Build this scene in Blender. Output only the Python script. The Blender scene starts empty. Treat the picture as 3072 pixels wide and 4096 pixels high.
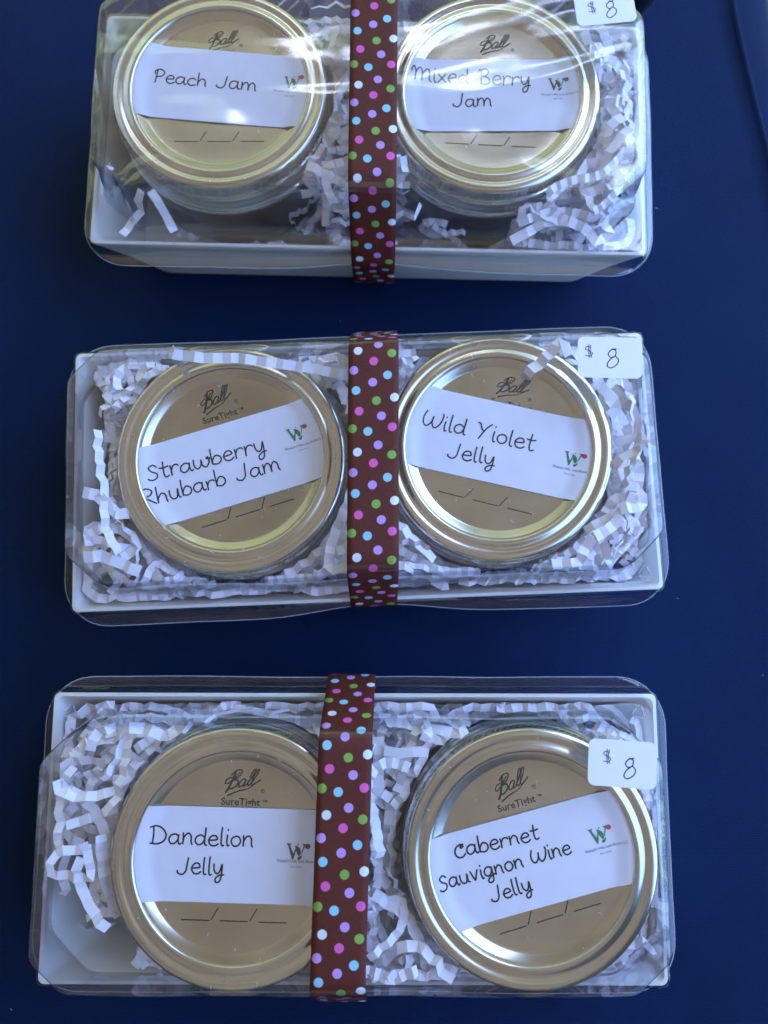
import bpy, math, random
from mathutils import Vector, Matrix, noise
S = 0.001                      # everything below is written in millimetres
sc = bpy.context.scene
COL = sc.collection
R = math.radians

# ------------------------------------------------------------------ camera
CAM_H, TILT, FPX = 292.0, 7.6, 3074.0
cd = bpy.data.cameras.new('camera'); cam = bpy.data.objects.new('camera', cd); COL.objects.link(cam)
cam.location = (0, 0, CAM_H * S); cam.rotation_euler = (R(TILT), 0, 0)
cd.sensor_fit = 'HORIZONTAL'; cd.sensor_width = 36; cd.lens = 36 * FPX / 3072
cd.clip_start = 0.005; cd.clip_end = 400
cd.dof.use_dof = True; cd.dof.focus_distance = 0.236; cd.dof.aperture_fstop = 14
sc.camera = cam

# ------------------------------------------------------------------ light
SUN_EL, SUN_AZ = R(60), R(345)
w = bpy.data.worlds.new('World'); sc.world = w; w.use_nodes = True
nt = w.node_tree; bg = nt.nodes['Background']
sky = nt.nodes.new('ShaderNodeTexSky'); sky.sky_type = 'NISHITA'; sky.sun_disc = False
sky.sun_elevation = SUN_EL; sky.sun_rotation = SUN_AZ; sky.air_density = 1.0; sky.dust_density = 1.1; sky.ozone_density = 6.0
nt.links.new(sky.outputs[0], bg.inputs[0]); bg.inputs[1].default_value = 0.15
sd = bpy.data.lights.new('sun', 'SUN'); sun = bpy.data.objects.new('sun', sd); COL.objects.link(sun)
sd.energy = 2.5; sd.angle = R(0.5); sd.color = (1, .95, .86)
sdir = Vector((math.sin(SUN_AZ) * math.cos(SUN_EL), math.cos(SUN_AZ) * math.cos(SUN_EL), math.sin(SUN_EL)))
sun.rotation_euler = sdir.to_track_quat('Z', 'Y').to_euler(); sun.location = (0, 0, 5)
sc.view_settings.view_transform = 'Standard'; sc.view_settings.look = 'None'
sc.view_settings.exposure = 3.5; sc.view_settings.gamma = 1.0; sc.view_settings.use_curve_mapping = False
sc.render.engine = 'CYCLES'
sc.cycles.use_denoising = True
sc.cycles.denoiser = 'OPENIMAGEDENOISE'; sc.cycles.denoising_input_passes = 'RGB_ALBEDO_NORMAL'; sc.cycles.denoising_prefilter = 'ACCURATE'
sc.cycles.transparent_max_bounces = 32; sc.cycles.max_bounces = 10
sc.cycles.sample_clamp_indirect = 6

# ------------------------------------------------------------------ helpers
def unproj(px, py, z):
    """photo pixel (3072 x 4096) -> point in mm on the level plane z"""
    t = R(TILT)
    a, b = (px - 1536) / FPX, (py - 2048) / FPX
    d = Vector((a, math.sin(t) - math.cos(t) * b, -math.cos(t) - math.sin(t) * b))
    s = (z - CAM_H) / d.z
    return Vector((d.x * s, d.y * s, z))
def smoothstep(a, b, x):
    t = max(0, min(1, (x - a) / (b - a))); return t * t * (3 - 2 * t)
def zc(ox, oy, k):             # pixel of one enlarged view -> pixel of the photo
    return lambda x, y: (ox + x * k, oy + y * k)
Z1, Z2, Z3 = zc(300, 0, .7535), zc(1400, 0, .7836), zc(200, 1300, .7836)
Z4, Z5, Z6 = zc(1400, 1280, .8137), zc(100, 2650, .8439), zc(1400, 2650, .8439)

def mesh(name, V, F, mat, parent=None, smooth=False, uv=None, mats=None, fm=None, loc=None):
    me = bpy.data.meshes.new(name)
    me.from_pydata([(v[0] * S, v[1] * S, v[2] * S) for v in V], [], F)
    for m in (mats or [mat]): me.materials.append(m)
    if fm: me.polygons.foreach_set('material_index', fm)
    if smooth: me.polygons.foreach_set('use_smooth', [True] * len(me.polygons))
    if uv:
        l = me.uv_layers.new(name='UVMap')
        for p in me.polygons:
            for li in p.loop_indices: l.data[li].uv = uv[me.loops[li].vertex_index]
    me.validate(); me.update()
    o = bpy.data.objects.new(name, me); COL.objects.link(o)
    if parent: o.parent = parent
    if loc: o.location = [c * S for c in loc]
    return o
def empty(name, loc=(0, 0, 0), rz=0):
    o = bpy.data.objects.new(name, None); COL.objects.link(o)
    o.empty_display_size = .01
    o.location = [c * S for c in loc]; o.rotation_euler = (0, 0, rz); return o
def tag(o, label=None, cat=None, group=None, kind=None):
    for k, v in (('label', label), ('category', cat), ('group', group), ('kind', kind)):
        if v: o[k] = v
    return o
def sharp(o, ang=35):
    me = o.data
    me.polygons.foreach_set('use_smooth', [True] * len(me.polygons))
    try: me.set_sharp_from_angle(angle=R(ang))
    except Exception: pass
    return o

class N:                       # short-hand for node building
    def __init__(s, name):
        s.m = bpy.data.materials.new(name); s.m.use_nodes = True; s.t = s.m.node_tree
        s.b = s.t.nodes.get('Principled BSDF'); s.out = s.t.nodes.get('Material Output')
    def n(s, typ, **kw):
        x = s.t.nodes.new('ShaderNode' + typ)
        for k, v in kw.items():
            if k.startswith('i_'): x.inputs[k[2:].replace('_', ' ')].default_value = v
            else: setattr(x, k, v)
        return x
    def l(s, a, b): s.t.links.new(a, b)
    def set(s, **kw):
        for k, v in kw.items(): s.b.inputs[k.replace('_', ' ')].default_value = v
        return s
    def math(s, op, a, b=None):
        x = s.n('Math', operation=op)
        for i, v in enumerate((a, b)):
            if v is None: continue
            if isinstance(v, (int, float)): x.inputs[i].default_value = v
            else: s.l(v, x.inputs[i])
        return x.outputs[0]
    def coord(s, out='Object', scale=(1, 1, 1), rot=(0, 0, 0)):
        tc = s.n('TexCoord'); mp = s.n('Mapping'); mp.inputs['Scale'].default_value = scale; mp.inputs['Rotation'].default_value = rot
        s.l(tc.outputs[out], mp.inputs[0]); return mp.outputs[0]
    def noise(s, vec, scale, detail=3, rough=.5):
        x = s.n('TexNoise', i_Scale=scale, i_Detail=detail, i_Roughness=rough); s.l(vec, x.inputs['Vector']); return x.outputs['Fac']
    def bump(s, h, strength, dist, prev=None):
        x = s.n('Bump'); x.inputs['Strength'].default_value = strength; x.inputs['Distance'].default_value = dist
        s.l(h, x.inputs['Height'])
        if prev is not None: s.l(prev, x.inputs['Normal'])
        return x.outputs[0]
    def ramp(s, f, stops):
        x = s.n('ValToRGB'); e = x.color_ramp.elements
        while len(e) < len(stops): e.new(.5)
        for q, (p, c) in zip(e, stops): q.position = p; q.color = (*c, 1) if len(c) == 3 else c
        s.l(f, x.inputs[0]); return x.outputs[0]

# ------------------------------------------------------------------ materials
def mat_cloth():
    a = N('navy_stretch_fabric')
    v = a.coord('Object')
    big = a.noise(v, 14, 2)
    col = a.ramp(big, [(.3, (.0011, .0098, .047)), (.75, (.0015, .0137, .064))])
    # knit: rows of tiny loops
    sx = a.n('SeparateXYZ'); a.l(v, sx.inputs[0])
    wob = a.math('MULTIPLY', a.noise(v, 35, 2), .0011)
    rows = a.math('SINE', a.math('MULTIPLY', a.math('ADD', sx.outputs[1], wob), 2 * math.pi / .00088))
    cols = a.math('SINE', a.math('MULTIPLY', a.math('ADD', sx.outputs[0], a.math('MULTIPLY', sx.outputs[1], .18)), 2 * math.pi / .0012))
    knit = a.math('ADD', a.math('MULTIPLY', rows, .4), a.math('MULTIPLY', a.math('MULTIPLY', rows, cols), .6))
    fz = a.noise(v, 2600, 2)
    h = a.math('ADD', knit, a.math('MULTIPLY', fz, .9))
    mx = a.n('Mix', data_type='RGBA', blend_type='MULTIPLY'); mx.inputs['Factor'].default_value = .55
    a.l(col, mx.inputs['A'])
    a.l(a.ramp(a.math('ADD', a.math('MULTIPLY', knit, .25), a.math('MULTIPLY', fz, .9)), [(.2, (.55, .55, .6)), (.7, (1.5, 1.5, 1.45))]), mx.inputs['B'])
    a.l(mx.outputs['Result'], a.b.inputs['Base Color'])
    a.l(a.bump(h, .9, .00014), a.b.inputs['Normal'])
    a.set(Roughness=.7, Sheen_Weight=.16, Sheen_Roughness=.3, Specular_IOR_Level=.12)
    a.b.inputs['Sheen Tint'].default_value = (.12, .38, 1, 1)
    return a.m
def mat_metal(name, col, rough, streak=0.0, speck=0.25, aniso=0.0):
    a = N(name)
    a.set(Metallic=1.0, Roughness=rough)
    oi = a.n('ObjectInfo'); va = a.n('VectorMath', operation='ADD'); a.l(a.coord('Object', (22, 900, 22)), va.inputs[0]); a.l(oi.outputs['Random'], va.inputs[1])
    n1 = a.noise(va.outputs[0], 1.0, 4, .6)
    v2 = a.coord('Object'); n2 = a.noise(v2, 380, 2)
    vb = a.n('VectorMath', operation='ADD'); a.l(v2, vb.inputs[0]); a.l(oi.outputs['Random'], vb.inputs[1])
    big = a.noise(vb.outputs[0], 45, 2)
    c = a.ramp(a.math('ADD', a.math('MULTIPLY', n1, .6), a.math('MULTIPLY', big, .4)), [(.1, tuple(x * .84 for x in col)), (.9, tuple(min(1, x * 1.12) for x in col))])
    a.l(c, a.b.inputs['Base Color'])
    a.l(a.ramp(big, [(.05, (rough * .65,) * 3), (.95, (rough * 1.4,) * 3)]), a.b.inputs['Roughness'])
    if aniso:
        a.set(Anisotropic=aniso); cv = a.n('CombineXYZ'); cv.inputs[1].default_value = 1.0; a.l(cv.outputs[0], a.b.inputs['Tangent'])
    nr = None
    if streak: nr = a.bump(n1, streak, .00004)
    a.l(a.bump(n2, speck, .00002, nr), a.b.inputs['Normal'])
    return a.m
def mat_plain(name, col, rough=.6, bump=0, bscale=400, metallic=0, var=.05, **kw):
    a = N(name); a.set(Roughness=rough, Metallic=metallic, **kw)
    v = a.coord('Object'); n1 = a.noise(v, bscale * .2, 3)
    a.l(a.ramp(n1, [(.3, tuple(x * (1 - var) for x in col)), (.7, tuple(min(1, x * (1 + var)) for x in col))]), a.b.inputs['Base Color'])
    if bump: a.l(a.bump(a.noise(v, bscale, 3), bump, .0001), a.b.inputs['Normal'])
    return a.m
def mat_plastic(name, wave, wscale, dist, fine=.15, tint=(.965, .97, .985), scuff=.006, extra=0.0, gr=.025):
    """clear thin film: Fresnel reflection of both its faces over straight-through transmission"""
    a = N(name); a.t.nodes.remove(a.b)
    v = a.coord('Object')
    wn = a.n('TexNoise', i_Scale=wscale, i_Detail=2, i_Roughness=.45, i_Distortion=dist); a.l(a.coord('Object', (.6, 1.5, 1)), wn.inputs['Vector'])
    nr = a.bump(wn.outputs['Fac'], wave, .004)
    nr = a.bump(a.noise(v, 420, 2), fine, .00006, nr)
    gl = a.n('BsdfGlossy'); gl.inputs['Roughness'].default_value = gr; a.l(nr, gl.inputs['Normal'])
    tr = a.n('BsdfTransparent'); tr.inputs['Color'].default_value = (*tint, 1)
    lw = a.n('LayerWeight'); lw.inputs['Blend'].default_value = .5; a.l(nr, lw.inputs['Normal'])
    a.l(a.ramp(lw.outputs['Facing'], [(.45, tint), (.97, (.6, .66, .8))]), tr.inputs['Color'])
    f5 = a.math('POWER', lw.outputs['Facing'], 3.6)
    F = a.math('ADD', a.math('MULTIPLY', f5, .86), .075 + extra)
    mx = a.n('MixShader'); a.l(F, mx.inputs[0]); a.l(tr.outputs[0], mx.inputs[1]); a.l(gl.outputs[0], mx.inputs[2])
    df = a.n('BsdfDiffuse'); df.inputs['Color'].default_value = (.8, .82, .86, 1)
    m2 = a.n('MixShader')
    sc_ = a.math('MULTIPLY', a.math('POWER', a.noise(a.coord('Object', (1, .35, 1)), 260, 4, .7), 3.0), scuff * 9)
    a.l(sc_, m2.inputs[0]); a.l(mx.outputs[0], m2.inputs[1]); a.l(df.outputs[0], m2.inputs[2])
    a.l(m2.outputs[0], a.out.inputs['Surface'])
    return a.m
DOTS = [('l', .596, 0), ('w', .193, .128), ('g', .862, .202), ('p', .505, .358), ('l', .11, .532), ('b', .78, .651), ('l', .486, .789),
        ('b', .156, .945), ('w', .917, 1.11), ('g', .56, 1.165), ('p', .22, 1.367), ('l', .66, 1.477), ('g', .092, 1.716), ('p', .872, 1.706), ('b', .394, 1.78)]
def mat_ribbon():
    """satin ribbon print: UV.x runs across the ribbon, UV.y along it, both in ribbon widths; the print repeats every 2.06"""
    a = N('polka_dot_satin'); P = 2.06
    tc = a.n('TexCoord'); sx = a.n('SeparateXYZ'); a.l(tc.outputs['UV'], sx.inputs[0])
    u, v = sx.outputs[0], sx.outputs[1]
    cols = {'l': (.56, .32, .76), 'w': (.72, .76, .86), 'g': (.24, .42, .09), 'p': (.76, .13, .46), 'b': (.30, .62, .80)}
    thr = a.noise(a.coord('UV', (90, 14, 1)), 1, 3)
    cur = a.ramp(thr, [(.3, (.080, .019, .0135)), (.7, (.145, .033, .023))])
    for key in 'lwgpb':
        acc = None
        for k, du, dv in DOTS:
            if k != key: continue
            dy = a.math('WRAP', a.math('SUBTRACT', v, dv), P / 2); a.t.nodes[-1].inputs[2].default_value = -P / 2
            dx = a.math('SUBTRACT', u, du)
            dd = a.math('SQRT', a.math('ADD', a.math('MULTIPLY', dx, dx), a.math('MULTIPLY', dy, dy)))
            acc = dd if acc is None else a.math('MINIMUM', acc, dd)
        f = a.ramp(acc, [(.082, (1, 1, 1)), (.091, (0, 0, 0))])
        mx = a.n('Mix', data_type='RGBA'); a.l(f, mx.inputs['Factor']); a.l(cur, mx.inputs['A']); mx.inputs['B'].default_value = (*cols[key], 1)
        cur = mx.outputs['Result']
    a.l(cur, a.b.inputs['Base Color'])
    wv = a.math('MULTIPLY', a.math('SINE', a.math('MULTIPLY', u, 2 * math.pi * 46)), a.math('SINE', a.math('MULTIPLY', v, 2 * math.pi * 70)))
    edge = a.math('GREATER_THAN', a.math('ABSOLUTE', a.math('SUBTRACT', u, .5)), .455)
    a.l(a.bump(a.math('ADD', wv, a.math('ADD', a.math('MULTIPLY', thr, 1.2), edge)), .55, .00006), a.b.inputs['Normal'])
    a.set(Roughness=.5, Sheen_Weight=.0, Specular_IOR_Level=.2, Sheen_Roughness=.3, Anisotropic=.4)
    a.b.inputs['Sheen Tint'].default_value = (.8, .4, .3, 1)
    return a.m
M = dict(
    cloth=mat_cloth(),
    band=mat_metal('tinplate_band', (.72, .69, .62), .19, 0, .3),
    disc=mat_metal('brushed_tinplate_disc', (.66, .605, .505), .22, .4, .25, .6),
    label=mat_plain('white_label_paper', (.78, .755, .85), .75, .15, 900, var=.02),
    sticker=mat_plain('white_sticker_paper', (.80, .785, .87), .6, .05, 700, var=.01),
    shred=mat_plain('white_crinkle_paper', (.83, .80, .88), .7, .3, 900, var=.03),
    tray=mat_plain('white_moulded_plastic', (.80, .79, .77), .38, .12, 500, var=.02),
    ink=mat_plain('black_marker_ink', (.012, .011, .014), .5),
    print=mat_plain('black_printed_ink', (.02, .018, .016), .45),
    blueprint=mat_plain('grey_printed_ink', (.10, .10, .13), .6),
    pen=mat_plain('blue_black_pen', (.018, .012, .07), .5),
    green=mat_plain('green_printed_ink', (.03, .20, .07), .6, var=.25, bscale=6000),
    greyink=mat_plain('dark_grey_printed_ink', (.07, .07, .08), .6, var=.25, bscale=6000),
    red=mat_plain('red_printed_ink', (.55, .05, .06), .6),
    film=mat_plastic('clear_lid_plastic', .10, 28, 0),
    film_dented=mat_plastic('clear_dented_lid_plastic', 1.3, 8, 1.8, .2, extra=.09, gr=.12),
    ribbon=mat_ribbon(),
    black=mat_plain('black_glossy_fabric', (.01, .01, .012), .35, .6, 900),
    lint=mat_plain('pale_lint', (.75, .76, .8), .8),
)
def mat_glass():
    a = N('clear_jar_glass'); a.t.nodes.remove(a.b)
    gl = a.n('BsdfGlossy'); gl.inputs['Roughness'].default_value = .03
    tr = a.n('BsdfTransparent'); tr.inputs['Color'].default_value = (.93, .95, .94, 1)
    lw = a.n('LayerWeight'); lw.inputs['Blend'].default_value = .5
    F = a.math('ADD', a.math('MULTIPLY', a.math('POWER', lw.outputs['Facing'], 4), .85), .05)
    mx = a.n('MixShader'); a.l(F, mx.inputs[0]); a.l(tr.outputs[0], mx.inputs[1]); a.l(gl.outputs[0], mx.inputs[2]); a.l(mx.outputs[0], a.out.inputs['Surface'])
    return a.m
M['glass'] = mat_glass()
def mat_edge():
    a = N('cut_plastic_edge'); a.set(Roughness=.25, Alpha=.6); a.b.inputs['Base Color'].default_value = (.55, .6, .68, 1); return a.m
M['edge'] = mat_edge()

# ------------------------------------------------------------------ surroundings (ground, tent roof, added shade walls, hedge row)
def mat_grass():
    a = N('sunlit_grass'); v = a.coord('Object')
    a.l(a.ramp(a.noise(v, 3, 6, .7), [(.3, (.05, .085, .018)), (.7, (.13, .17, .04))]), a.b.inputs['Base Color']); a.set(Roughness=.9); return a.m
GR = mat_grass()
g = mesh('grass_ground', [(-60000, -60000, -740), (60000, -60000, -740), (60000, 60000, -740), (-60000, 60000, -740)], [(0, 1, 2, 3)], GR)
tag(g, kind='structure')
def mat_canopy():
    a = N('tan_tent_canvas'); a.t.nodes.remove(a.b); v = a.coord('Object')
    c = a.ramp(a.noise(v, 2.6, 3), [(.30, (.035, .029, .024)), (.68, (.145, .121, .096))])
    d = a.n('BsdfDiffuse'); t = a.n('BsdfTranslucent'); a.l(c, d.inputs[0]); a.l(c, t.inputs[0])
    mx = a.n('MixShader'); mx.inputs[0].default_value = .3; a.l(d.outputs[0], mx.inputs[1]); a.l(t.outputs[0], mx.inputs[2]); a.l(mx.outputs[0], a.out.inputs['Surface']); return a.m
def canopy():
    nx, ny = 24, 24; V = []; F = []
    x0, x1, y0, y1 = -3000, 640, -2600, 1470
    for j in range(ny + 1):
        for i in range(nx + 1):
            a, b = i / nx, j / ny
            V.append((x0 + (x1 - x0) * a, y0 + (y1 - y0) * b, 1450 + 60 * math.sin(a * 9) * math.sin(b * 7) + 500 * (1 - abs(2 * a - 1)) * (1 - abs(2 * b - 1))))
    for j in range(ny):
        for i in range(nx):
            k = j * (nx + 1) + i; F.append((k, k + 1, k + nx + 2, k + nx + 1))
    t = empty('tent', (0, 0, -740)); tag(t, 'tan canvas tent over the table, roof mirrored in the jar lids, walls added for shade', 'tent')
    cm = mat_canopy(); up = lambda L: [(x, y, z + 740) for x, y, z in L]
    mesh('roof', up(V), F, cm, t, smooth=True)
    for nm, (ax, ay), (bx, by) in (('added_shade_wall', (x0, y0), (x1, y0)), ('added_shade_wall', (x0, y0), (x0, 600)), ('added_shade_wall', (x1, y0), (x1, -420))):  # unseen walls, added to block light and darken the near side
        V = []; F = []
        for i in range(41):
            k = i / 40; x, y = ax + (bx - ax) * k, ay + (by - ay) * k; d = 35 * math.sin(i * 1.9)
            V += [(x + (d if ax == bx else 0), y + (0 if ax == bx else d), -740), (x, y, 1460)]
        F = [(2 * i, 2 * i + 2, 2 * i + 3, 2 * i + 1) for i in range(40)]
        mesh(nm, up(V), F, cm, t, smooth=True)
    for x, y in ((x0, y0), (x1, y0), (x0, y1), (x1, y1)):
        V = [(x + 14 * math.cos(q * math.pi / 4), y + 14 * math.sin(q * math.pi / 4), z) for z in (-740, 1460) for q in range(8)]
        mesh('pole', up(V), [(i, (i + 1) % 8, 8 + (i + 1) % 8, 8 + i) for i in range(8)], M['tray'], t)
canopy()
def hedge():
    a = N('sunlit_leaves'); v = a.coord('Object')
    a.l(a.ramp(a.noise(v, 9, 6, .8), [(.35, (.03, .05, .018)), (.65, (.13, .145, .07))]), a.b.inputs['Base Color']); a.set(Roughness=.7)
    t = a.n('BsdfTranslucent'); t.inputs[0].default_value = (.20, .21, .11, 1); mx = a.n('MixShader'); mx.inputs[0].default_value = .5
    a.l(a.b.outputs[0], mx.inputs[1]); a.l(t.outputs[0], mx.inputs[2]); a.l(mx.outputs[0], a.out.inputs['Surface'])
    V = []; F = []; nx, nz = 120, 16
    for j in range(nz + 1):
        for i in range(nx + 1):
            th = R(-40 + 250 * i / nx); r = 9000 + 900 * noise.noise(Vector((i * .35, j * .4, 0)))
            V.append((r * math.cos(th), r * math.sin(th), -740 + ((2300 + 7500 * smoothstep(35, 75, -40 + 250 * i / nx)) * (1 + .3 * noise.noise(Vector((i * .21, 3, 1))))) * j / nz))
    for j in range(nz):
        for i in range(nx):
            k = j * (nx + 1) + i; F.append((k, k + 1, k + nx + 2, k + nx + 1))
    o = mesh('tree_line', V, F, a.m); tag(o, 'row of sunlit trees beyond the lawn', 'trees', kind='stuff')
hedge()

# ------------------------------------------------------------------ tablecloth
def build_cloth():
    seam_px = [(2925, -120), (2933, 0), (2949, 79), (2978, 210), (3009, 342), (3041, 473), (3067, 568), (3100, 720), (3180, 1000), (3330, 1500), (3500, 2200)]
    seam = [unproj(x, y, 0) for x, y in seam_px]; seam = [(p.y, p.x) for p in seam]; seam.sort()
    def xe(y):
        if y <= seam[0][0]: return seam[0][1]
        for (a, xa), (b, xb) in zip(seam, seam[1:]):
            if y <= b: return xa + (xb - xa) * (y - a) / (b - a)
        return seam[-1][1] + (y - seam[-1][0]) * (seam[-1][1] - seam[-2][1]) / (seam[-1][0] - seam[-2][0])
    ys = [-420] + [-260 + i * 10 for i in range(58)] + [340, 380, 460]
    prof = [(-1, 0), (-.55, 0), (-.25, 0)]
    V = []; F = []; ncol = None
    for y in ys:
        e = xe(y); row = []
        for i in range(91): 
            x = -420 + (e - 2.2 + 420) * i / 90
            z = .35 * noise.noise(Vector((x * .012, y * .012, 2))) + .5 * noise.noise(Vector(((x + .6 * y) * .03, (y - .6 * x) * .004, 7)))
            row.append((x, y, z - .4))
        for dx, z in ((-1.6, .1), (-1.0, .55), (-.3, .75), (.3, .5), (.7, -.2), (1.2, -.3), (4, -.6), (9, -1.6), (15, -4), (20, -9), (24, -18), (26.5, -40), (28, -120), (29, -400)):
            row.append((e + dx, y, z))
        if ncol is None: ncol = len(row)
        V += row
    for j in range(len(ys) - 1):
        for i in range(ncol - 1):
            k = j * ncol + i; F.append((k, k + 1, k + ncol + 1, k + ncol))
    o = mesh('tablecloth', V, F, M['cloth'], smooth=True)
    tag(o, 'navy blue stretch knit tablecloth with a hem seam at its right edge', 'tablecloth')
build_cloth()

# ------------------------------------------------------------------ gift boxes (white tray + clear lid)
HW, HD, ZR, ZT = 97.0, 43.8, 38.0, 64.0
def outline(hw, hd, cx, cy, r, n=160):
    """rounded rectangle with chamfered corners (cx, cy), every vertex rounded by about r; n points evenly matched by side"""
    P = [(hw, -hd + cy), (hw, hd - cy), (hw - cx, hd), (-hw + cx, hd), (-hw, hd - cy), (-hw, -hd + cy), (-hw + cx, -hd), (hw - cx, -hd)]
    out = []
    for i in range(8):
        p0, p1, p2 = Vector(P[i - 1]), Vector(P[i]), Vector(P[(i + 1) % 8])
        a, b = p0 - p1, p2 - p1
        ra, rb = min(r, a.length * .48), min(r, b.length * .48)
        q0, q2 = p1 + a.normalized() * ra, p1 + b.normalized() * rb
        for k in range(7):                       # rounded vertex
            t = k / 6
            out.append(tuple(q0 * (1 - t) ** 2 + p1 * 2 * t * (1 - t) + q2 * t * t))
        nx = (out[-1], None)
        p3 = Vector(P[(i + 2) % 8]); c = p3 - p2; rc = min(r, (p1 - p2).length * .48)
        q3 = p2 + (p1 - p2).normalized() * rc
        m = 26 if i in (1, 5) else 10 if i in (3, 7) else 4
        m = {0: 12, 1: 4, 2: 36, 3: 4, 4: 12, 5: 4, 6: 36, 7: 4}[i]
        for k in range(1, m): out.append(tuple(q2.lerp(q3, k / m)))
    return out
def loft(loops, close_top=False):
    n = len(loops[0]); V = [v for L in loops for v in L]; F = []
    for j in range(len(loops) - 1):
        for i in range(n):
            a, b = j * n + i, j * n + (i + 1) % n
            F.append((a, b, b + n, a + n))
    if close_top:
        V.append(tuple(sum(v[k] for v in loops[-1]) / n for k in range(3))); c = len(V) - 1; j = (len(loops) - 1) * n
        F += [(j + i, j + (i + 1) % n, c) for i in range(n)]
    return V, F
def wob(seed, x, y, s): return noise.noise(Vector((x * s + seed * 7.3, y * s - seed * 3.1, seed)))
def build_lid(parent, seed, mat, dent=0.0, pull=0.0, ribx=0.0):
    """profile from the flange lip over the tray rim and up to the raised top"""
    spec = [  # dw, dd (added to the half sizes), chamfer x, y, corner radius, z
        (4.9, 4.9, 9, 9, 7, 31.2), (4.95, 4.95, 9, 9, 7, 31.7), (4.6, 4.6, 9, 9, 7, 32.0), (2.4, 2.4, 4, 4, 3.5, 32.1), (1.3, 1.3, 1.6, 1.6, 1.5, 32.6),
        (1.0, 1.0, 1.5, 1.5, 1.4, 36.5), (.7, .7, 1.5, 1.5, 1.4, 38.4), (0, 0, 1.5, 1.5, 1.4, 38.9), (-1.6, -1.6, 3, 3, 2.5, 38.9),
        (-3.2, -3.2, 12.6, 12.6, 4, 39.0), (-3.7, -4.0, 12.4, 12.4, 3.6, 39.5), (-4.6, -4.8, 12.0, 12.0, 3.3, 44), (-5.6, -5.6, 11, 11, 3, 50), (-6.6, -6.4, 10.4, 10, 2.8, 56.5),
        (-6.9, -7.2, 10, 9.4, 2.6, 61), (-7.3, -7.9, 9.8, 9.0, 2.5, 62.9), (-7.9, -8.6, 9.5, 8.6, 2.5, 63.7), (-8.7, -9.4, 9.2, 8.3, 2.5, 63.97), (-10.4, -12.0, 9, 8, 2.5, ZT)]
    loops = []
    for dw, dd, cx, cy, r, z in spec:
        L = outline(HW + dw, HD + dd, cx, cy, r)
        amp = .5 if z < 33 else .35 if z < 40 else .55
        loops.append([(x + amp * .5 * wob(seed, x + 50, y, .05), y + amp * wob(seed, x, y, .035), z + (0.9 * wob(seed + 5, x, y, .02) if z < 33 else .3 * wob(seed + 9, x, y, .04))) for x, y in L])
        if z < 33: loops[-1] = [(x, y + (pull * math.exp(-((x - ribx) / 26) ** 2) if y < 0 else 0), z) for x, y, z in loops[-1]]
    x0, y0 = HW - 10.4, HD - 12.0
    L = outline(x0, y0, 9, 8, 4)
    for k in (0.93, .84, .74, .62, .5, .37, .24, .1):
        q = []
        for x, y in L:
            X, Y = x * k * 1.0, y * k
            fade = min(1, (1 - k) * 4)
            q.append((X, Y, ZT + fade * (.45 * wob(seed, X, Y, .03) + dent * wob(seed + 2, X, Y, .075)) - .25 * fade))
        loops.append(q)
    if dent > .3:      # crushed corner at the near left
        for j, Lp in enumerate(loops):
            for i, (x, y, z) in enumerate(Lp):
                d = math.hypot(x + HW - 14, (y + HD - 14) * .8); f = math.exp(-(d / 8.5) ** 2)
                if z > 42 and f > .02:
                    Lp[i] = (x + 3.6 * f * wob(3, x, z, .32) + 1.4 * f, y + 3.2 * f * wob(4, y, z + x, .3), z - 4.2 * f + 3.0 * f * wob(5, x, y, .4))
    V, F = loft(loops, True)
    o = mesh('lid', V, F, mat, parent, smooth=True)
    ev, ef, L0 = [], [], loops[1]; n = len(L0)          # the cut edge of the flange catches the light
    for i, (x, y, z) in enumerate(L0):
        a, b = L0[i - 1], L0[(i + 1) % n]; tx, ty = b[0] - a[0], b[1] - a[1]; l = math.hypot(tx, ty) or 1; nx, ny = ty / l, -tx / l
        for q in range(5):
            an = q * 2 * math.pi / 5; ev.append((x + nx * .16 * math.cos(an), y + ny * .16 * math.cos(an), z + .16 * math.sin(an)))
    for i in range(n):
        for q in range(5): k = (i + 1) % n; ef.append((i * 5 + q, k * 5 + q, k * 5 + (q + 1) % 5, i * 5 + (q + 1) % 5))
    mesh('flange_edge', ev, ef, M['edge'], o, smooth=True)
    o['label'] = 'clear moulded plastic lid with cut-off corners'
    return o
def build_tray(parent):
    t = 1.1
    outer = [(-6.0, -7.0, 9, 9, 5, 0.0), (-5.6, -6.6, 8.5, 8.5, 5, .8), (-3, -3.6, 5, 5, 3, 19), (-.6, -.7, 1.4, 1.4, 1.3, 34), (0, 0, 1.2, 1.2, 1.1, 36.6), (.2, .2, 1.2, 1.2, 1.1, 37.6), (0, 0, 1.2, 1.2, 1.1, ZR),
             (-.9, -.9, 1.2, 1.2, 1.0, ZR), (-1.3, -1.3, 1.2, 1.2, .9, 37.4), (-2.2, -2.4, 1.6, 1.6, 1.2, 34), (-4.3, -4.9, 4.6, 4.6, 3, 19), (-7.0, -8.0, 8, 8, 5, 2.2), (-8.5, -9.5, 8, 8, 5, 1.4)]
    loops = [[(x, y, z) for x, y in outline(HW + a, HD + b, cx, cy, r)] for a, b, cx, cy, r, z in outer]
    V, F = loft(loops, True)
    n = len(loops[0]); V.append((0, 0, .05)); c = len(V) - 1
    F += [((i + 1) % n, i, c) for i in range(n)]
    o = mesh('tray', V, F, M['tray'], parent); sharp(o, 40); o['label'] = 'white moulded tray'
    # small embossed marks on the inner corners
    return o
BOX = {}
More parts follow.
